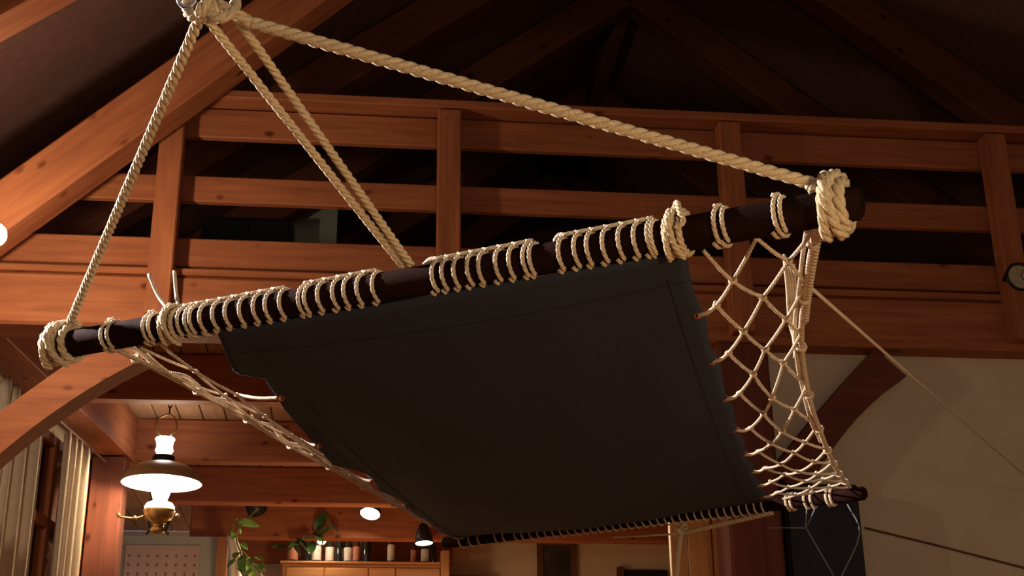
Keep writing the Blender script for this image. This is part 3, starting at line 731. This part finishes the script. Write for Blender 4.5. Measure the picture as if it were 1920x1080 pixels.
# plank partition left of the main post
pp_ = empty('wall_partition', (1.3, 6.0, 0)); tag(pp_, 'upright pine planks of the partition left of the main post', kind='structure')
xs = [atY(q, 1040, 5.9).x for q in (1258, 1290, 1336, 1374, 1412)]
for i, (xa, xb) in enumerate(zip(xs, xs[1:])):
    box('plank', (xa+.002, 5.9-.006*(i % 2), 0), (xb-.002, 5.94, 2.4), 'cab', pp_, axis=2, bev=.004)  # lighter wood colour stands in for lamp glow on these planks

# ================================================================ right wall: black cabinet, cable, clock
a, b = atY(1466, 906, 5.42), atY(1607, 906, 5.42)
bc = empty('black_cabinet', ((a.x+b.x)/2, 5.42, 0)); tag(bc, 'tall black cabinet standing against the beige wall below the hammock end', 'cabinet')
box('body', (a.x, 5.42, .0), (b.x, 5.518, a.z), 'black', bc, bev=.006)
box('door', (a.x+.01, 5.405, .06), (b.x-.01, 5.419, a.z-.01), 'black', bc, bev=.004)
tg = [atY(1622, 990, 5.514), atY(1770, 1026, 5.514), atY(1990, 1083, 5.514)]
tag(tubes('wall_cable', [tg], .0045, 'door'), 'thin brown cable running across the beige wall behind the black cabinet', 'cable')
ck = atY(1906, 525, YR-.04); ce = empty('wall_clock', ck); tag(ce, 'small round clock with a pale dial at the right edge of the loft beam', 'clock')
Tc = Matrix.Translation((ck.x, YR-.0755, ck.z)) @ Matrix.Rotation(R(90), 4, 'X')
fin('case', lathe([(0, -.05), (.062, -.05), (.066, .006), (.058, .010), (.054, 0), (0, 0)], 28), 'iron', ce, Tc, True)
fin('dial', lathe([(.054, .001), (0, .0015)], 28), 'clockface', ce, Tc)
for an, l in ((.5, .04), (2.3, .028)):
    q = Vector((ck.x, YR-.0785, ck.z)); timber('clock_hand', q, q+Vector((math.sin(an)*l, 0, math.cos(an)*l)), .002, .005, 'iron', ce, up=(0, 1, 0), bev=0)

# ================================================================ window and curtains on the left
def lpoint(x, y, off): return atL(x, y, off)
s_of = lambda x, off=.05: (atL(x, 1000, off)-WL0).dot(WLD)
wn = empty('window_1', LW(s_of(80), .0, .9)); tag(wn, 'wooden framed night window between the beige curtains', kind='structure')
sa, sb = s_of(10), s_of(150)
for z in (.9, 1.98, 2.4): timber('window_frame', LW(sa, .03, z), LW(sb, .03, z), .06, .06, 'pine', wn)
for s in (sa, (sa+sb)/2, sb): timber('window_frame', LW(s, .03, .9), LW(s, .03, 2.4), .06, .06, 'pine', wn, up=WLD)
timber('pane', LW(sa, .008, 1.65), LW(sb, .008, 1.65), .006, 1.46, 'pane', wn, bev=0)
def curtain(xs, label, z1=2.42, n=40, folds=5):
    s0, s1 = s_of(xs[0], .12), s_of(xs[1], .12); bm = bmesh.new(); rows = []
    for j in range(12):
        t = j/11; z = z1+(.5-z1)*t; row = []
        for i in range(n+1):
            f = i/n; off = .12+.035*math.sin(f*folds*2*math.pi+.4*math.sin(t*3))*(.7+.3*t)
            zz_ = z+(.03*math.sin(f*folds*2*math.pi*2) if j == 0 else 0)
            row.append(bm.verts.new(LW(s0+(s1-s0)*(f+.03*math.sin(f*9+t*2)), off, zz_)))
        rows.append(row)
    for a, b in zip(rows, rows[1:]):
        for i in range(n): bm.faces.new((a[i], a[i+1], b[i+1], b[i]))
    o = fin('curtain', bm, 'curtain', None, None, True); o.modifiers.new('t', 'SOLIDIFY').thickness = .004
    tag(o, label, 'curtain', 'beige window curtains'); return o
curtain((-60, 58), 'beige curtain cut by the left edge of the picture')
curtain((100, 152), 'narrow beige curtain beside the dark kitchen post', folds=4)
rd = timber('curtain_rod', LW(s_of(35), .12, 2.465), LW(s_of(160), .12, 2.465),   .014, .014, 'door'); tag(rd, 'thin dark rod holding the beige curtains', 'curtain rod')
